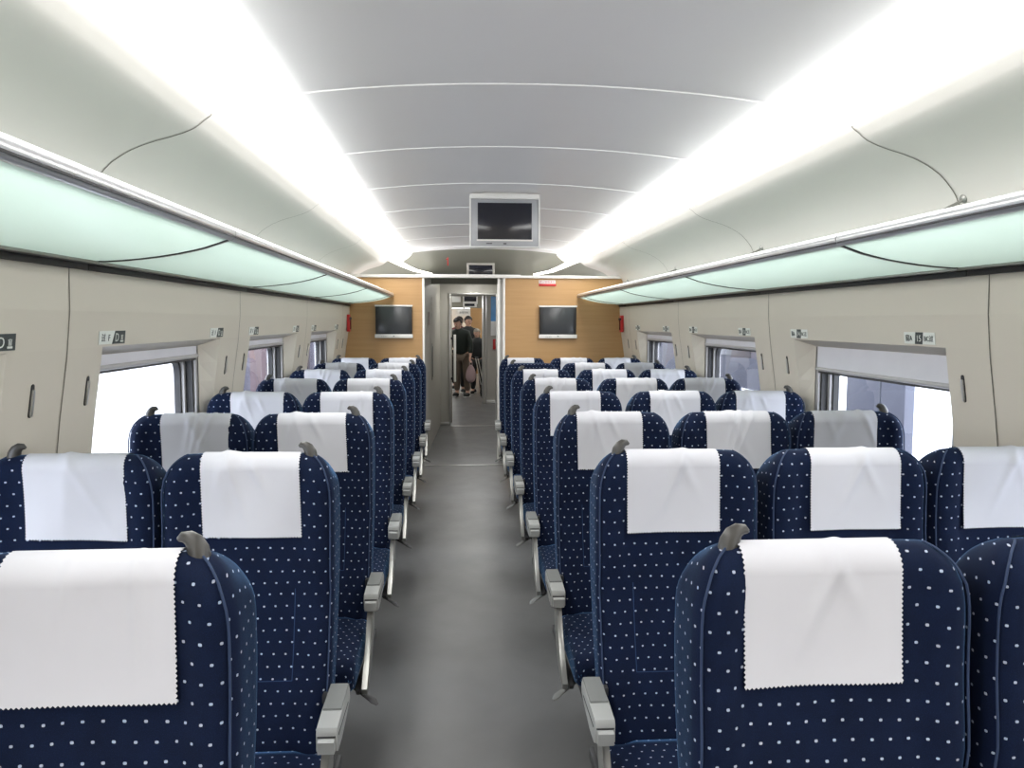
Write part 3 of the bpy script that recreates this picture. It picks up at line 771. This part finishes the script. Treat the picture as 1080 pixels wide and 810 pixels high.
def loft(name, levels, mat, parent, mapf=lambda x, y, z: (x, y, z), dv=None):
    """levels: list of (t, a, yf, yb, rc, wing, v)"""
    bm = bmesh.new(); uvl = bm.loops.layers.uv.new('UVMap')
    rings = []; us = []
    for (t, a, yf, yb, rc, wing, v) in levels:
        pts = ring_pts(a, yf, yb, rc, wing)
        arc = [0]
        for p, q in zip(pts, pts[1:]): arc.append(arc[-1] + math.dist(p, q))
        us.append([x - arc[-1] / 2 for x in arc])
        rings.append([bm.verts.new(mapf(x, y, t)) for x, y in pts[:-1]])
    n = len(rings[0])
    for j in range(len(rings) - 1):
        for i in range(n):
            i2 = (i + 1) % n
            f = bm.faces.new((rings[j][i], rings[j][i2], rings[j + 1][i2], rings[j + 1][i]))
            f.smooth = True
            uv = [(us[j][i], levels[j][6]), (us[j][i + 1], levels[j][6]), (us[j + 1][i + 1], levels[j + 1][6]), (us[j + 1][i], levels[j + 1][6])]
            for lp, q in zip(f.loops, uv): lp[uvl].uv = q
    for rg, lv in ((rings[0][::-1], levels[0]), (rings[-1], levels[-1])):
        f = bm.faces.new(rg); f.smooth = False
        for lp in f.loops: lp[uvl].uv = (lp.vert.co.x, lv[6] + lp.vert.co.y)
    bmesh.ops.recalc_face_normals(bm, faces=bm.faces[:])
    me = bpy.data.meshes.new(name); bm.to_mesh(me); bm.free()
    return link(name, me, mat, parent)
def wing_at(z): 
    return .020 * max(0, min(1, (z - .84) / .06)) * max(0, min(1, (1.225 - z) / .05)) + .010 * max(0, min(1, (.84 - z) / .05))
def back_levels():
    L = []; R = .042; v = 0
    zs = [.36, .42, .47, .52, .57, .62, .67, .72, .77, .81, .85, .89, .93, .97, 1.01, 1.05, 1.08, 1.11, 1.135, 1.155, 1.175, ZT - R]
    last = None
    for z in zs:
        if last is not None: v += math.dist((z, f_front(z)), (last, f_front(last)))
        L.append((z, half_w(z), f_front(z), f_back(z), .040, wing_at(z), v)); last = z
    v0 = v
    for k in range(1, 8):
        th = PI / 2 * k / 7; z = ZT - R + R * math.sin(th); ins = R * (1 - math.cos(th))
        v = v0 + R * th
        L.append((z, half_w(z), f_front(z) + ins, f_back(z) - ins, .040, wing_at(z), v))
    # top plate
    z = ZT; a = L[-1][1]
    L.append((ZT + .001, a - .03, f_front(z) + R + .008, f_back(z) - R - .008, .025, 0, v + .012))
    return L
BL = back_levels()
# cover cloth
def cover_mesh(seed, w=.274, drop=.232):
    rnd = random.Random(seed)
    nx = 71; st = .004
    R = .046; off = .004
    # path of (y,z,normal) from bottom front to back
    path = []
    zb = ZT - drop
    z = zb
    while z < ZT - .042: path.append((f_front(z) - off, z, (-1, 0))); z += st
    k = 0; y0 = f_front(ZT) + .042; z0 = ZT - .042
    n = 16
    for i in range(n + 1):
        a = PI / 2 * i / n; path.append((y0 - R * math.cos(a), z0 + R * math.sin(a), (-math.cos(a), math.sin(a))))
    yb = f_back(ZT) - .042
    y = y0 + .006
    while y < yb: path.append((y, ZT + off, (0, 1))); y += .006
    for i in range(9):
        a = PI / 2 * i / 8; path.append((yb + R * math.sin(a), z0 + R * math.cos(a), (math.sin(a), math.cos(a))))
    for i in range(1, 12):
        z = z0 - i * .01; path.append((f_back(z) + off, z, (1, 0)))
    folds = []
    for i in range(rnd.randint(2, 4)):
        folds.append((rnd.uniform(-.12, .12), rnd.uniform(-1.0, 1.0), rnd.uniform(.0025, .0065), rnd.uniform(.010, .022), rnd.uniform(.04, .15)))
    tilt = rnd.uniform(-.03, .03); sk = rnd.uniform(-.012, .012); flare = rnd.uniform(.002, .010); ph = rnd.uniform(0, 6); ph2 = rnd.uniform(0, 6)
    bm = bmesh.new(); rows = []
    for j, (y, z, nrm_) in enumerate(path):
        r = []
        s = j / len(path)
        d = ZT - z if nrm_[0] <= 0 and nrm_ != (0, 1) else 0
        front = nrm_[0] < 0
        for i in range(nx):
            x = -w / 2 + w * i / (nx - 1)
            if i in (0, nx - 1): x += (.0016 if j % 2 else -.0016) * (1 if i else -1)
            h = 0
            if front:
                for fx, sl, am, wd, ln in folds:
                    xx = x - fx - sl * (d - .03) * .6
                    h += am * math.exp(-(xx / wd) ** 2) * math.exp(-((d - .05) / ln) ** 2)
                h += .0020 * math.sin(x * 26 + ph + d * 14) * min(1, d / .05)
                h += flare * (d / drop) ** 2 + .002 * math.sin(x * 17 + ph2) * (d / drop) ** 2
            h = max(h, -.0015)
            xo = x + (sk * (d / drop) if front else 0)
            zo = z
            if j == 0:
                zo += (.0018 if i % 2 else -.0018)
            if front: zo += tilt * x * (d / drop)
            r.append(bm.verts.new((xo, y + nrm_[0] * h, zo + nrm_[1] * h - top_drop(y, z))))
        rows.append(r)
    for j in range(len(rows) - 1):
        for i in range(nx - 1):
            f = bm.faces.new((rows[j][i], rows[j][i + 1], rows[j + 1][i + 1], rows[j + 1][i])); f.smooth = True
    bmesh.ops.recalc_face_normals(bm, faces=bm.faces[:])
    me = bpy.data.meshes.new('headrest_cover'); bm.to_mesh(me); bm.free()
    me.materials.append(MAT['cloth'])
    return me
COVERS = [cover_mesh(s) for s in (3, 11, 5, 21, 8, 17)]
WRINKLED = cover_mesh(101)

def add_handle(t, x, s):
    """x: position across the back, s: lean direction (+1/-1)"""
    z = 1.200; y = .044
    path = [(0, 0, -.030), (0, 0, .010), (-.001 * s, 0, .028), (.001 * s, 0, .042), (.007 * s, 0, .054), (.016 * s, 0, .061), (.026 * s, 0, .062), (.033 * s, 0, .058)]
    rad = [(.020, .0195), (.0195, .0195), (.019, .0185), (.0175, .017), (.0155, .0145), (.0125, .0115), (.009, .008), (.004, .004)]
    bm = bmesh.new(); add_tube(bm, [(x + a, y + b_, z + c) for a, b_, c in path], [(r1, r0) for r0, r1 in rad], 16)
    from_bm('grab_handle', bm, MAT['handle'], t, True)
    tube('handle_collar', [(x, y, z - .022), (x, y, z - .002)], [.027, .024], MAT['dark'], t, 20)

def arm_parts(t, x, s):
    """armrest centred at local x; s = +1 when the outside of the seat is +x"""
    w = .0265
    # gently sagging body
    body = [(-.322, .560), (-.322, .606), (-.314, .617), (-.23, .622), (-.10, .626), (-.085, .61), (-.09, .58), (-.16, .566), (-.24, .552), (-.30, .548)]
    a = prism_x('armrest', body, x - w, x + w, MAT['arm'], t, .004)
    pad = [(-.235, .616), (-.233, .627), (-.16, .630), (-.10, .632), (-.082, .618), (-.10, .612)]
    prism_x('arm_pad', pad, x - w * .93, x + w * .93, MAT['armpad'], a, .003)
    cap = prism_x('end_cap', [(-.338, .560), (-.338, .590), (-.330, .594), (-.312, .594), (-.312, .556), (-.330, .556)], x - w * .80, x + w * .80, MAT['arm'], a, .003)
    box('groove', x - w * .86, x + w * .86, -.3245, -.317, .5955, .599, MAT['dark'], a, .0005)
    box('groove', x + s * (w - .001), x + s * (w + .0012), -.30, -.13, .590, .5935, MAT['dark'], a, .0003)
    box('pivot', x - s * .012, x - s * .045, -.125, -.10, .585, .61, MAT['dark'], a, .003)
    a.location.z = -.018
    # slim bracket under the arm and the curved rail along the cushion
    prism_x('arm_bracket', [(-.300, .536), (-.318, .49), (-.36, .43), (-.42, .37), (-.50, .318), (-.49, .295), (-.43, .305), (-.35, .335), (-.285, .39), (-.24, .46), (-.222, .538)], x - .011 - s * .006, x + .009 - s * .006, MAT['steel'], t, .005)
    prism_x('side_rail', [(-.50, .312), (-.48, .290), (.06, .285), (.06, .318), (-.40, .322)], x - .008 - s * .030, x + .008 - s * .030, MAT['dark'], t, .004)
    box('rail_bracket', x - s * .002, x - s * .08, -.44, -.36, .296, .314, MAT['dark'], t, .004)
    # pedal
    xo = x + s * .01
    bm = bmesh.new()
    add_tube(bm, [(x - s * .07, -.40, .29), (x - s * .02, -.435, .272), (x + s * .008, -.452, .262), (x + s * .022, -.462, .256), (x + s * .036, -.470, .246)], [(.004, .010), (.004, .010), (.004, .014), (.004, .016), (.002, .006)], 10)
    p = from_bm('foot_pedal', bm, MAT['armpad'] if s < 0 else MAT['dark'], t, True)

def make_seat(kind, side):
    """kind aisle/middle/window; side = -1 left bank, +1 right bank"""
    t = thing('train_seat', None, 'seat', (0, 0, 0), 'blue dotted train seats')
    back = loft('backrest', BL, MAT['fabric'], t, lambda x, y, z: (x, y, z - top_drop(y, z)))
    # piping along the front edges of the wings
    bm = bmesh.new()
    for s in (-1, 1):
        pth = []
        for lv in BL[2:-2]:
            z, a, yf, yb, rc, wg, v = lv
            pth.append((s * (a - .0075), yf + .0075 - wg * .9 + .002, z))
        add_tube(bm, pth, .0024, 6)
    from_bm('piping', bm, MAT['piping'], back, True)
    # cushion: loft along y (front to back), 'front' of the ring faces up
    L = []; R = .055; v = 0
    yf_, yb_ = -.585, -.135
    levels = []
    for k in range(7):
        th = PI / 2 * k / 6; y = yf_ + R * (1 - math.sin(th)) ; 
    seq = []
    for k in range(8):
        th = PI / 2 * k / 7
        seq.append((yf_ + R * (1 - math.sin(th)), R * (1 - math.cos(th)) if False else R * (1 - math.sin(PI / 2 - (PI / 2 - th))) ))
    # y goes from the front lip backwards, height inset shrinks
    n = 8
    for k in range(n + 1):
        th = PI / 2 * k / n
        y = yf_ + R * (1 - math.cos(th)); ins = R * (1 - math.sin(th))
        levels.append((y, .2375 - ins * .35, -(.448 - ins), -(.33 + ins * .6), .03, 0, R * th))
    y = yf_ + R; v = R * PI / 2
    while y < yb_:
        y2 = y + .04; v += .04
        crown = .008 * math.sin(PI * (y2 - yf_) / (yb_ - yf_))
        levels.append((min(y2, yb_), .2375, -(.448 + crown), -.33, .03, -.006, v)); y = y2
    loft('seat_cushion', levels, MAT['fabric2'], t, lambda x, yy, tt: (x, tt, -yy))
    # frame and legs
    bm = bmesh.new(); add_box(bm, -.20, .20, -.50, .02, .25, .335, .01); add_box(bm, -.2, .2, -.02, .02, .25, .42, .005)
    from_bm('seat_frame', bm, MAT['dark'], t, True)
    for yy in (-.40, -.08):
        bm = bmesh.new(); add_box(bm, -.03, .03, yy - .03, yy + .03, .012, .26, .008); add_box(bm, -.05, .05, yy - .05, yy + .05, 0, .014, .004)
        from_bm('leg', bm, MAT['dark'], t, True)
    # hinge bracket joining back and frame
    box('hinge', -.22, -.20, -.12, .03, .28, .50, MAT['dark'], t); box('hinge', .20, .22, -.12, .03, .28, .50, MAT['dark'], t)
    outer = -side                       # aisle is towards x=0
    if kind == 'aisle':
        add_handle(t, outer * .172, -outer)
        arm_parts(t, outer * .268, outer)
    elif kind == 'window':
        add_handle(t, -outer * .165, outer)
    return t
def copy_tree(o, parent=None):
    c = o.copy(); C.objects.link(c)
    if parent is not None: c.parent = parent
    for ch in list(o.children): copy_tree(ch, c)
    return c
def kids(o): return [c for c in bpy.data.objects if c.parent == o]
def copy_tree(o, parent=None):
    c = o.copy(); C.objects.link(c)
    if parent is not None: c.parent = parent
    for ch in kids(o): copy_tree(ch, c)
    return c
XS = {('aisle', -1): -.892, ('window', -1): -1.382, ('aisle', 1): .350, ('middle', 1): .868, ('window', 1): 1.366}
COFF = {('aisle', -1): .004, ('window', -1): .018, ('aisle', 1): -.018, ('middle', 1): .012, ('window', 1): -.018}
ORD = ['first', 'second', 'third', 'fourth', 'fifth', 'sixth', 'seventh', 'eighth']
proto = {k: make_seat(*k) for k in XS}
used = set()
ci = 0
def put_cover(t, off, me, rz=0):
    o = bpy.data.objects.new('headrest_cover', me); C.objects.link(o); o.parent = t; o.location = (off, 0, 0); o.rotation_euler = (0, rz, 0)
    o['label'] = 'white cloth headrest cover'
pick = {(0, 'aisle', 1): 0, (0, 'aisle', -1): 4, (1, 'aisle', -1): 2, (1, 'aisle', 1): 0, (1, 'window', -1): 3}
def place(kind, side, x, y, label, r, cover=True):
    key = (kind, side)
    if key in used: t = copy_tree(proto[key])
    else: t = proto[key]; used.add(key)
    t.location = (x, y - .04, 0); t['label'] = label
    return t
placed = []
for r in range(8):
    for (kind, side), x in XS.items():
        if r == 0 and kind == 'window': continue
        where = {('aisle', -1): 'aisle seat left of the aisle', ('window', -1): 'window seat on the left', ('aisle', 1): 'aisle seat right of the aisle',
                 ('middle', 1): 'middle seat of the right three', ('window', 1): 'window seat on the right'}[(kind, side)]
        bare = (r == 6 and kind == 'aisle' and side == 1)
        lab = 'blue dotted %s, %s row from the camera%s' % (where, ORD[r], ', no white cover' if bare else '')
        t = place(kind, side, x, Y1 + r * P, lab, r)
        placed.append((t, kind, side, r, bare))
# two rows seen through the doorway
far = []
for r, y in enumerate((18.3, 19.3, 20.3)):
    lab = 'dark seat through the far doorway behind the standing people, %s of the far seats' % ('nearest', 'second', 'farthest')[r]
    t = place('aisle', 1, .46, y, lab, 0); t['group'] = 'seats in the next carriage'
    far.append(t)
rn = random.Random(4)
for t, kind, side, r, bare in placed:
    if bare: continue
    i = pick.get((r, kind, side)); me = COVERS[i] if i is not None else COVERS[rn.randrange(len(COVERS))]
    put_cover(t, COFF[(kind, side)] + (.014 if (r, kind, side) == (0, 'aisle', -1) else 0) + rn.uniform(-.004, .004), me, rn.uniform(-.006, .006))
for t in far: put_cover(t, -.01, COVERS[1])

# ------------------------------------------------------------------ people
def skin_obj(name, joints, bones, mat, parent=None, sub=2, root=0):
    """joints: list of (x,y,z,r)"""
    me = bpy.data.meshes.new(name)
    me.from_pydata([j[:3] for j in joints], bones, [])
    o = bpy.data.objects.new('tmp', me); C.objects.link(o)
    md = o.modifiers.new('s', 'SKIN')
    for i, j in enumerate(joints):
        r = j[3]; me.skin_vertices[0].data[i].radius = (r, r) if not isinstance(r, tuple) else r
        me.skin_vertices[0].data[i].use_root = (i == root)
    sb = o.modifiers.new('b', 'SUBSURF'); sb.levels = sub; sb.render_levels = sub
    bpy.context.view_layer.update()
    m2 = bpy.data.meshes.new_from_object(o.evaluated_get(bpy.context.evaluated_depsgraph_get()))
    bpy.data.objects.remove(o)
    m2.materials.clear(); m2.polygons.foreach_set('use_smooth', [True] * len(m2.polygons))
    return link(name, m2, mat, parent)
def head(J, B, neck, c, fwd, r=.085):
    """adds head joints; fwd = unit vector of the face"""
    f = Vector(fwd).normalized(); c = Vector(c)
    def add(p, rr, to): J.append((p[0], p[1], p[2], rr)); B.append((to, len(J) - 1)); return len(J) - 1
    h = add(c - Vector((0, 0, .04)), r * .80, neck); k = add(c + Vector((0, 0, .035)), r, h); add(c + Vector((0, 0, .075)), r * .72, k)
    return f, c
def hand(J, B, wrist, p, d, side):
    """palm and five curled fingers from wrist index; p palm centre, d direction of the fingers"""
    p = Vector(p); d = Vector(d).normalized(); s = Vector(side).normalized(); c = d.cross(s)
    J.append((*p, (.030, .016))); B.append((wrist, len(J) - 1)); palm = len(J) - 1
    for i, (o, ln) in enumerate(((-.027, .068), (-.009, .078), (.009, .074), (.026, .058))):
        a = p + s * o + d * .035; J.append((*a, .0088)); B.append((palm, len(J) - 1))
        b1 = a + d * ln * .5 + c * .012; J.append((*b1, .0082)); B.append((len(J) - 2, len(J) - 1))
        b2 = b1 + d * ln * .3 + c * .03; J.append((*b2, .0068)); B.append((len(J) - 2, len(J) - 1))
    a = p + s * -.035 - d * .01; J.append((*a, .010)); B.append((palm, len(J) - 1))
    b1 = a + s * -.015 + d * .035 + c * .01; J.append((*b1, .0085)); B.append((len(J) - 2, len(J) - 1))
def face(parent, c, f, hairc, hat=None, scale=1):
    f = Vector(f).normalized(); c = Vector(c); up = Vector((0, 0, 1)); sd = f.cross(up).normalized(); up = sd.cross(f).normalized()
    M3 = Matrix((sd, f, up)).transposed().to_4x4(); M3.translation = c
    def ell(name, loc, sc, mat, par, seg=16):
        bm = bmesh.new(); bmesh.ops.create_uvsphere(bm, u_segments=seg, v_segments=max(8, seg // 2), radius=1)
        bmesh.ops.scale(bm, vec=sc, verts=bm.verts[:]); bmesh.ops.translate(bm, vec=loc, verts=bm.verts[:]); bm.transform(M3)
        return from_bm(name, bm, mat, par, True)
    ell('nose', (0, .087, -.005), (.013, .018, .022), MAT['skin'], parent, 10)
    for q in (-1, 1):
        ell('eye', (.03 * q, .078, .015), (.012, .008, .006), MAT['hair'], parent, 10)
        ell('ear', (.083 * q, .0, .0), (.010, .018, .028), MAT['skin'], parent, 10)
    ell('mouth', (0, .080, -.042), (.022, .008, .005), MAT['darkred'], parent, 10)
    bm = bmesh.new(); bmesh.ops.create_uvsphere(bm, u_segments=24, v_segments=16, radius=1)
    bmesh.ops.scale(bm, vec=(.095, .102, .105), verts=bm.verts[:]); bmesh.ops.translate(bm, vec=(0, -.012, .028), verts=bm.verts[:])
    dl = [v for v in bm.verts if (v.co.y > .015 and v.co.z < .055) or v.co.z < -.055]
    bmesh.ops.delete(bm, geom=dl, context='VERTS'); bm.transform(M3)
    from_bm('hair' if not hat else 'knit_hat', bm, hat or hairc, parent, True)
def person(label, loc, rz, lean=0., jacket='jacket', trousers='khaki', face_dir=(0, -1, 0), hat=None, bend=0.):
    t = thing('person', label, 'person', loc, rz=rz)
    J = []; B = []
    def a(x, y, z, r, to=None):
        J.append((x, y, z, r)); 
        if to is not None: B.append((to, len(J) - 1))
        return len(J) - 1
    def L(x, y, z):    # lean forward (towards -y) above the hips
        k = max(0, z - .92); return (x, y - math.sin(bend) * k, .92 + (z - .92) * math.cos(bend) if z > .92 else z)
    pel = a(0, 0, .93, (.15, .11)); wa = a(*L(0, 0, 1.08), (.135, .10), pel); ch = a(*L(0, 0, 1.28), (.16, .115), wa); sh = a(*L(0, 0, 1.42), (.12, .08), ch)
    nk = a(*L(0, -.01, 1.49), .052, sh)
    hc = L(0, -.03, 1.60); f, c = head(J, B, nk, hc, face_dir)
    arms = []
    for s in (-1, 1):
        s1 = a(*L(.17 * s, 0, 1.39), .058, sh); e = a(*L(.235 * s, -.04, 1.12), .042, s1)
        w = a(*L(.245 * s, -.16 if s > 0 else -.10, .90), .030, e)
        p = L(.245 * s, -.19 if s > 0 else -.12, .84)
        hand(J, B, w, p, (0, -.2, -1), (0, 1, 0)); arms.append((s1, e, w, p))
    legs = []
    for s in (-1, 1):
        h = a(.095 * s, 0, .86, .09, pel); k = a(.11 * s, -.02, .48, .062, h); an = a(.12 * s, .02, .09, .040, k); to = a(.13 * s, -.13, .04, (.045, .032), an); legs.append((h, k, an, to))
    body = skin_obj('body', J, B, MAT['skin'], t)
    face(body, (hc[0], hc[1], hc[2] + .01), face_dir, MAT['hair'], hat)
    # jacket
    JJ = []; BB = []
    def b(i, rr, to=None, dz=0):
        x, y, z = J[i][:3]; JJ.append((x, y, z + dz, rr)); 
        if to is not None: BB.append((to, len(JJ) - 1))
        return len(JJ) - 1
    p0 = b(pel, (.185, .145), None, -.04); p1 = b(wa, (.175, .14), p0); p2 = b(ch, (.195, .15), p1); p3 = b(sh, (.15, .11), p2); q0 = b(nk, (.074, .07), p3, .0); b(nk, (.068, .066), q0, .035)
    for s1, e, w, p in arms:
        q = b(s1, .085, p3); q = b(e, .066, q); b(w, .052, q, .03)
    skin_obj('jacket', JJ, BB, MAT[jacket], t)
    JJ = []; BB = []
    p0 = b(pel, (.165, .125), None, 0)
    for h, k, an, to in legs:
        q = b(h, .112, p0); q = b(k, .082, q); b(an, .066, q, .03)
    skin_obj('trousers', JJ, BB, MAT[trousers], t)
    for h, k, an, to in legs:
        x, y, z = J[an][:3]; bm = bmesh.new(); bmesh.ops.create_uvsphere(bm, u_segments=16, v_segments=10, radius=1)
        bmesh.ops.scale(bm, vec=(.052, .145, .055), verts=bm.verts[:]); bmesh.ops.translate(bm, vec=(x * 1.04, y - .07, .045), verts=bm.verts[:])
        for v in bm.verts:
            if v.co.z < .0: v.co.z = 0
        sh_ = from_bm('shoe', bm, MAT['jacket'], t, True)
        bm = bmesh.new(); add_tube(bm, [(x * 1.04, y - .215, .014), (x * 1.04, y + .06, .014)], [(.012, .045), (.012, .045)], 12); from_bm('sole', bm, MAT['white'], sh_, True)
    return t
p1 = person('person in a black jacket and brown trousers bending forward, holding a pinkish bag', (-.27, 16.95, 0), math.radians(-20), jacket='jacket2', trousers='khaki', face_dir=(-.35, -1, -.45), bend=math.radians(20))
t = thing('bag', 'pinkish grey bag hanging from the hand of the bending person', 'bag', (-.085, 16.75, .34))
bm = bmesh.new(); bmesh.ops.create_uvsphere(bm, u_segments=20, v_segments=14, radius=1)
for v in bm.verts:
    z = v.co.z; k = 1 + .25 * (-z); v.co.x *= .105 * k; v.co.y *= .06 * k; v.co.z = .17 + z * .19
from_bm('sack', bm, MAT['bag'], t, True)
tube('strap', [(-.03, 0, .34), (-.025, 0, .42), (0, 0, .47), (.025, 0, .42), (.03, 0, .34)], .008, MAT['bag'], t, 8)
person('person in a black coat standing behind the bending person', (-.13, 17.9, 0), math.radians(10), jacket='jacket', trousers='jacket', face_dir=(.3, -1, -.1))
person('person in a dark red coat farther back in the next carriage', (-.33, 18.9, 0), 0, jacket='darkred', trousers='jacket', face_dir=(.1, -1, 0))
p4 = person('person in a grey knitted hat beside the far seats', (.07, 17.55, -.12), math.radians(-8), jacket='jacket', trousers='jacket', face_dir=(-.2, -1, -.3), hat=MAT['greyhat'], bend=math.radians(5))
for ob in [p4]: ob.scale = (.84, .84, .84); ob.location.z = 0
# silver luggage handle rail
t = thing('trolley_handle', 'slanting silver trolley handle beside the bending person', 'trolley', (.13, 16.6, 0))
tube('rod', [(.03, 0, .10), (-.12, .0, .86)], .012, MAT['silver'], t, 8); tube('rod', [(.09, .0, .10), (-.07, .0, .84)], .012, MAT['silver'], t, 8)
tube('grip', [(-.13, 0, .86), (-.06, 0, .85)], .016, MAT['dark'], t, 8)
box('suitcase_body', -.02, .12, -.14, .14, .04, .30, MAT['dark'], t, .03)
for q in (-.09, .09):
    bm = bmesh.new(); add_tube(bm, [(.03, q - .01, .025), (.03, q + .01, .025)], [.025, .025], 14); from_bm('wheel', bm, MAT['black'], t, True)

# ------------------------------------------------------------------ outside
bm = bmesh.new(); add_box(bm, -60, 60, -60, 60, -1.3, -1.2)
tag(from_bm('ground', bm, MAT['concrete']), 'pale bright ground outside the windows', 'ground', kind='structure')
t = thing('platform_wall', 'blue grey panelled wall standing outside the farther right windows', 'wall', (3.9, 9.9, -1.2))
box('body', 0, .2, 0, 20, 0, 3.9, MAT['trainbody'], t, .02)
for i in range(7):
    y = 1.3 + i * 2.6
    box('window_panel', -.01, .02, y, y + 1.5, 2.3, 3.0, MAT['trainwin'], t, .004)
box('stripe', -.012, .01, .1, 19.8, 1.78, 1.84, MAT['trainwhite'], t, .004)
t = thing('platform_kiosk', 'blue grey panelled box standing outside the second right window', 'kiosk', (3.9, 7.19, -1.2))
box('body', 0, .10, 0, 1.14, 0, 3.6, MAT['trainbody'], t, .01); box('panel_joint', -.006, .01, .43, .46, .1, 3.5, MAT['trainwin'], t, .001); box('plinth', -.03, .13, -.03, 1.17, 0, .12, MAT['dark'], t, .005)
t = thing('pinkish_building', 'pinkish pale building front outside the farther left windows', 'building', (-4.2, 13.2, -1.2))
box('wall', 0, -.3, 0, 14, 0, 6, MAT['pinkwall'], t, .01)
for i in range(6): box('pilaster', .06, -.02, .8 + i * 2.2, 1.5 + i * 2.2, 0, 6, MAT['lilacwall'], t, .005)
# ------------------------------------------------------------------ world and view
w = bpy.data.worlds.new('world'); bpy.context.scene.world = w; w.use_nodes = True
bg = w.node_tree.nodes['Background']; bg.inputs[0].default_value = (.93, .96, 1, 1); bg.inputs[1].default_value = 8.5
vs = bpy.context.scene.view_settings
vs.view_transform = 'Standard'; vs.look = 'None'; vs.gamma = 1; vs.use_curve_mapping = False; vs.exposure = .33
